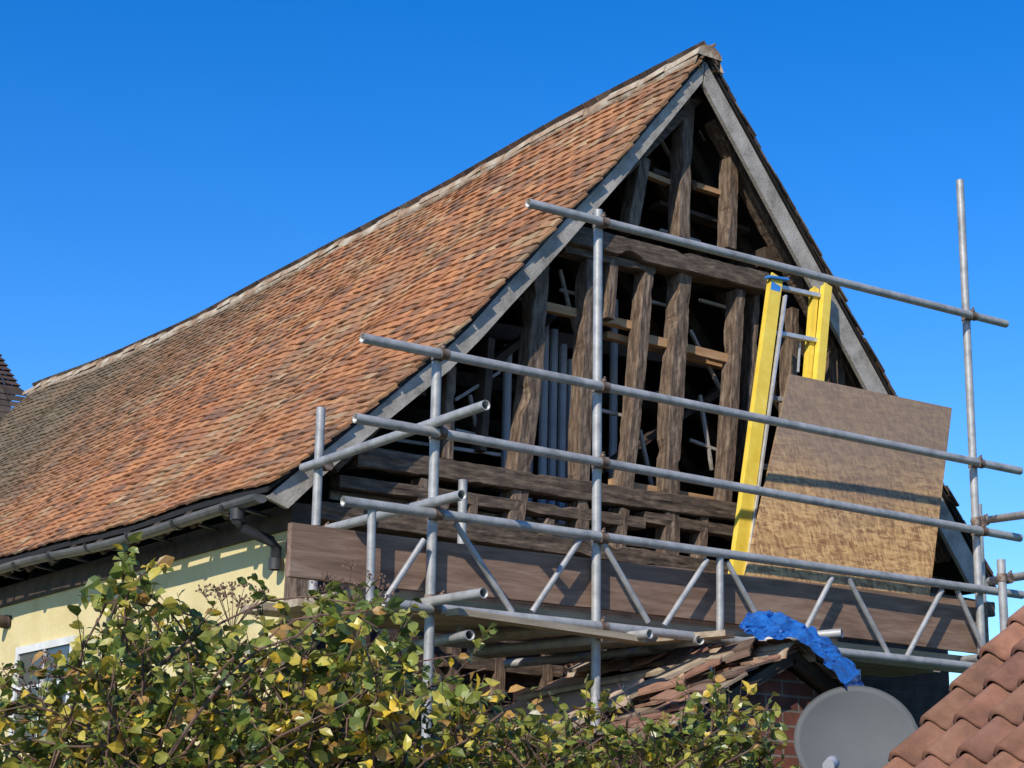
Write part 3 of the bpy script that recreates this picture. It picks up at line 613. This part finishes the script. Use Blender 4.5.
# ------------------------------------------------------------ near right pantiled roof
out=thing('outbuilding','near building corner with red brown pantile roof at lower right','outbuilding')
Yo=4.15; P0=PY(893,772,Yo); P1=PY(1034,610,Yo); dv=(P1-P0); Ln=dv.length; up=dv.normalized()
e0=P0-up*.75; Ltot=Ln+1.8
nn=Vector((0,1,0)).cross(up).normalized(); nn=nn if nn.z>0 else -nn
mb=MB(); g_=.19; rows=int(Ltot/g_); pit=.14; ncol=16
for j in range(rows):
    for c in range(ncol):
        y0=Yo-c*pit; ns=14; vs=[];fs=[]; jx=random.uniform(-.006,.006); jl=random.uniform(0,.005)
        for (s,h) in ((j*g_+jx,.040+jl),((j+1)*g_+.035,.010)):
            for k in range(ns+1):
                t=k/ns; prof=.036*math.sin(math.pi*min(1,t/.58)) if t<.58 else -.012*math.sin(math.pi*(t-.58)/.42)
                vs.append(e0+up*s+Vector((0,-1,0))*(t*pit*1.02)+Vector((0,y0-Yo,0))+nn*(h+prof))
        K=ns+1
        for k in range(K): vs.append(vs[k]-nn*.018)
        for k in range(ns): fs+=[(k,k+1,K+k+1,K+k),(2*K+k,2*K+k+1,k+1,k)]
        fs.append((0,K,2*K))
        cc=random.uniform(.8,1.15); mb.add(vs,fs,(cc,cc*random.uniform(.94,1.03),cc*random.uniform(.92,1.05)))
mb.build('roof','pantile',out,colors=True,smooth='auto')
tp=e0+up*(rows*g_); Wd=ncol*pit
mb=MB()
mb.hexa([e0-nn*.07+up*.02,e0-nn*.07+up*.02+Vector((0,-Wd,0)),tp-nn*.07+Vector((0,-Wd,0)),tp-nn*.07,e0-nn*.004+up*.02,e0-nn*.004+up*.02+Vector((0,-Wd,0)),tp-nn*.004+Vector((0,-Wd,0)),tp-nn*.004]); mb.build('roof_lining','raft',out)
mb=MB(); xb=e0.x+.15; wt=e0.z+ .15*up.z/up.x-.12; ht=tp.z-.1
poly(mb,[Vector((xb,0,0)),Vector((tp.x*2-xb,0,0)),Vector((tp.x*2-xb,0,wt)),Vector((tp.x,0,ht)),Vector((xb,0,wt))],Yo-.12,Yo-Wd+.1); mb.build('wall','brick',out,recalc=True)
mb=MB(); far=Vector((2*tp.x-e0.x,0,e0.z))
mb.hexa([tp,tp+Vector((0,-Wd,0)),Vector((far.x,Yo-Wd,far.z)),Vector((far.x,Yo,far.z)),tp+Vector((0,0,.05)),tp+Vector((0,-Wd,.05)),Vector((far.x,Yo-Wd,far.z+.05)),Vector((far.x,Yo,far.z+.05))]); mb.build('rear_slope','ridge',out)
# ------------------------------------------------------------ distant neighbour
nb=thing('neighbour_house','distant dark hipped tile roof beyond the far end of the ridge','house')
Yn=26.5; ap=PY(-27,312,Yn); bl=PY(6,400,Yn); hz=bl.z; hw=(bl.x-ap.x); cx=ap.x
mb=MB()
for s in range(4):
    a0=s*math.pi/2; rows=16
    for j in range(rows):
        t0=1-j/rows;t1=1-(j+1.15)/rows; t1=max(0,t1)
        w0=hw*t0+.03;w1=hw*t1; z0=hz+(ap.z-hz)*(1-t0);z1=hz+(ap.z-hz)*(1-t1); nt_=max(1,int(2*w0/.2))
        for i in range(nt_):
            u0=-1+2*i/nt_;u1=-1+2*(i+.96)/nt_
            pts=[(u0*w0,-w0,z0+.02),(u1*w0,-w0,z0+.02),(u1*w1,-w1,z1),(u0*w1,-w1,z1)]
            vs=[(cx+x*math.cos(a0)-y*math.sin(a0),Yn+x*math.sin(a0)+y*math.cos(a0),z) for x,y,z in pts]
            k=random.uniform(.6,1.1); mb.add(vs,[(0,1,2,3)],(.085*k,.05*k,.04*k))
mb.build('roof','tile',nb,colors=True)
mb=MB(); mb.box((cx-hw+.1,Yn-hw+.1,0),(cx+hw-.1,Yn+hw-.1,hz)); mb.build('wall','brickd',nb)
lk=thing('link_building','low dark tiled roof joining the far end of the cottage','building')
mb=MB()
y0=Yend+.1; rz=PY(20,391,y0+2.5).z
for j in range(22):
    for i in range(24):
        t0=j/22;t1=(j+1.1)/22; X0=Xe-3+i*.3; k=random.uniform(.6,1.1)
        mb.add([(X0,y0+2.5*t0,rz-2.4+2.4*t0+.02),(X0+.29,y0+2.5*t0,rz-2.4+2.4*t0+.02),(X0+.29,y0+2.5*t1,rz-2.4+2.4*t1),(X0,y0+2.5*t1,rz-2.4+2.4*t1)],[(0,1,2,3)],(.075*k,.055*k,.04*k))
mb.build('roof','tile',lk,colors=True)
mb=MB(); mb.box((Xe-3,y0+.2,0),(Xe+4.2,y0+4.6,rz-2.5)); mb.build('wall','cream',lk)
# ------------------------------------------------------------ shrubs
GL=[(.16,.21,.035),(.20,.25,.045),(.09,.13,.03),(.27,.29,.055),(.34,.33,.065)]
YL=[(.60,.50,.08),(.66,.46,.05),(.50,.44,.08),(.44,.25,.07)]
def leaf(mb,p,dirv,size,c):
    dirv=dirv.normalized(); h=Vector((random.uniform(-1,1),random.uniform(-1,1),random.uniform(-.2,1))); s=dirv.cross(h)
    if s.length<.05: return
    s.normalize(); n=s.cross(dirv).normalized(); L=size; W=size*random.uniform(.55,.78); cu=random.uniform(.02,.25)*L
    a=p; b=p+dirv*L*.5+n*cu*.6; d=p+dirv*L-n*cu*.2
    v=[a,p+dirv*L*.28+s*W*.42+n*W*.16,p+dirv*L*.62+s*W*.45+n*W*.2,d,p+dirv*L*.62-s*W*.45+n*W*.2,p+dirv*L*.28-s*W*.42+n*W*.16,b]
    mb.add(v,[(0,1,2,6),(6,2,3),(0,6,5),(6,3,4),(5,6,4)],c)
def interp(l,x):
    if x<=l[0][0]: return l[0][1]
    for a,b in zip(l,l[1:]):
        if x<=b[0]: return a[1]+(b[1]-a[1])*(x-a[0])/(b[0]-a[0])
    return l[-1][1]
def shrub(name,label,outline,x0,x1,nb_,t0,t1,crowns,yl=.22,lsz=(.034,.064),group=None,maxdrop=130,pspray=.18,dens=.62,d0=34):
    sh=thing(name,label,'shrub',group)
    bm=MB(); lm=MB()
    for i in range(nb_):
        px=random.uniform(x0,x1); drop=abs(random.gauss(0,1))*maxdrop*.55+d0
        spray=random.random()<pspray
        if spray: drop=random.uniform(-14,26)
        ty=interp(outline,px)+drop
        t=random.uniform(t0,t1); tip=PT(px,ty,t)
        cx_=random.choice(crowns)+random.uniform(-30,30)
        base=PT(cx_,1120,t+random.uniform(-.2,.2)); base.z=random.uniform(0,.25)
        side=(tip-base); side.z=0
        mid=base+side*random.uniform(.1,.55)+Vector((0,0,(tip.z-base.z)*random.uniform(.75,1.12)))
        pts=[]; n=14
        for k in range(n+1):
            u=k/n; p=base*(1-u)**2+mid*2*u*(1-u)+tip*u*u; p+=Vector((noise.noise(Vector((k*.6,i,0))),noise.noise(Vector((k*.6,i,4))),noise.noise(Vector((k*.6,i,8)))))*.06*u; pts.append(p)
        bm.tube(pts,[.008*(1-.85*k/n)+.0013 for k in range(n+1)],5,cap=False)
        yb=random.random()<.35
        for k in range(5,n+1):
            rel=pts[k]-CAM
            if rel.dot(Uv)/rel.dot(Fv)<-.24: continue
            low=(384-rel.dot(Uv)/rel.dot(Fv)*F_PX)-interp(outline,px)
            pr_=dens*.6 if low<55 else dens
            for rep in range(3 if k<n else 2):
                if random.random()>pr_: continue
                d=(pts[k]-pts[k-1]).normalized(); tw=(d*random.uniform(.2,1)+Vector((random.uniform(-1,1),random.uniform(-1,1),random.uniform(-.4,.8)))).normalized()
                if k==n: tw=(d+tw*.4).normalized()
                L=random.uniform(.05,.17); q0=pts[k]; q1=q0+tw*L; bm.tube([q0,q1],[.0022,.001],4,cap=False)
                nl=random.randint(3,6)
                for a in range(nl):
                    u=(a+.5)/nl; p=q0.lerp(q1,u); ld=(tw*.5+Vector((random.uniform(-1,1),random.uniform(-1,1),random.uniform(-.8,.5)))).normalized()
                    c=random.choice(YL) if random.random()<(yl*1.9 if yb else yl*.45) else random.choice(GL)
                    kk=random.uniform(.7,1.25); leaf(lm,p,ld,random.uniform(*lsz),tuple(x*kk for x in c))
    bm.build('stems','bark',sh); lm.build('foliage','leaf',sh,colors=True)
    return sh
ol=[(-60,655),(0,660),(25,682),(72,685),(92,640),(112,595),(140,560),(165,590),(200,618),(235,655),(288,655),(308,600),(330,580),(350,590),(385,610),(420,660),(470,660),(500,690),(540,715),(600,740)]
shrub('shrub','large leafy shrub with yellowing leaves in front of the cream wall',ol,-50,515,190,5.2,6.4,[-60,60,160,260,360,440],yl=.34)
ol2=[(480,695),(520,708),(560,722),(620,712),(680,712),(730,700),(770,715),(790,745)]
shrub('low_shrub','low green shrub spreading right below the porch roof',ol2,480,772,95,5.4,6.2,[510,600,680,740],yl=.22,lsz=(.028,.05),maxdrop=50,d0=16)
for i,(x,y,lab) in enumerate(((232,592,'dry brown seed head rising above the shrub centre'),(345,580,'dry brown seed head beside the left upright'),(40,668,'dry brown seed head at the far left of the shrub'))):
    mb=MB(); c=PT(x,y+40,5.9); b=PT(x-15,900,5.9); b.z=.0; mb.tube([b,c],[.005,.003],5,cap=False)
    for k in range(16):
        e=c+Vector((random.uniform(-.12,.12),random.uniform(-.12,.12),random.uniform(.05,.15))); mb.tube([c,e],.0014,3,cap=False)
        for j in range(9):
            f=e+Vector((random.uniform(-.028,.028),random.uniform(-.028,.028),random.uniform(.005,.03))); mb.tube([e,f],.0009,3,cap=False); mb.tube([f-Vector((0,0,.003)),f+Vector((0,0,.003))],.0035,4)
    tag(mb.build('seed_head','dead'),lab,'plant')
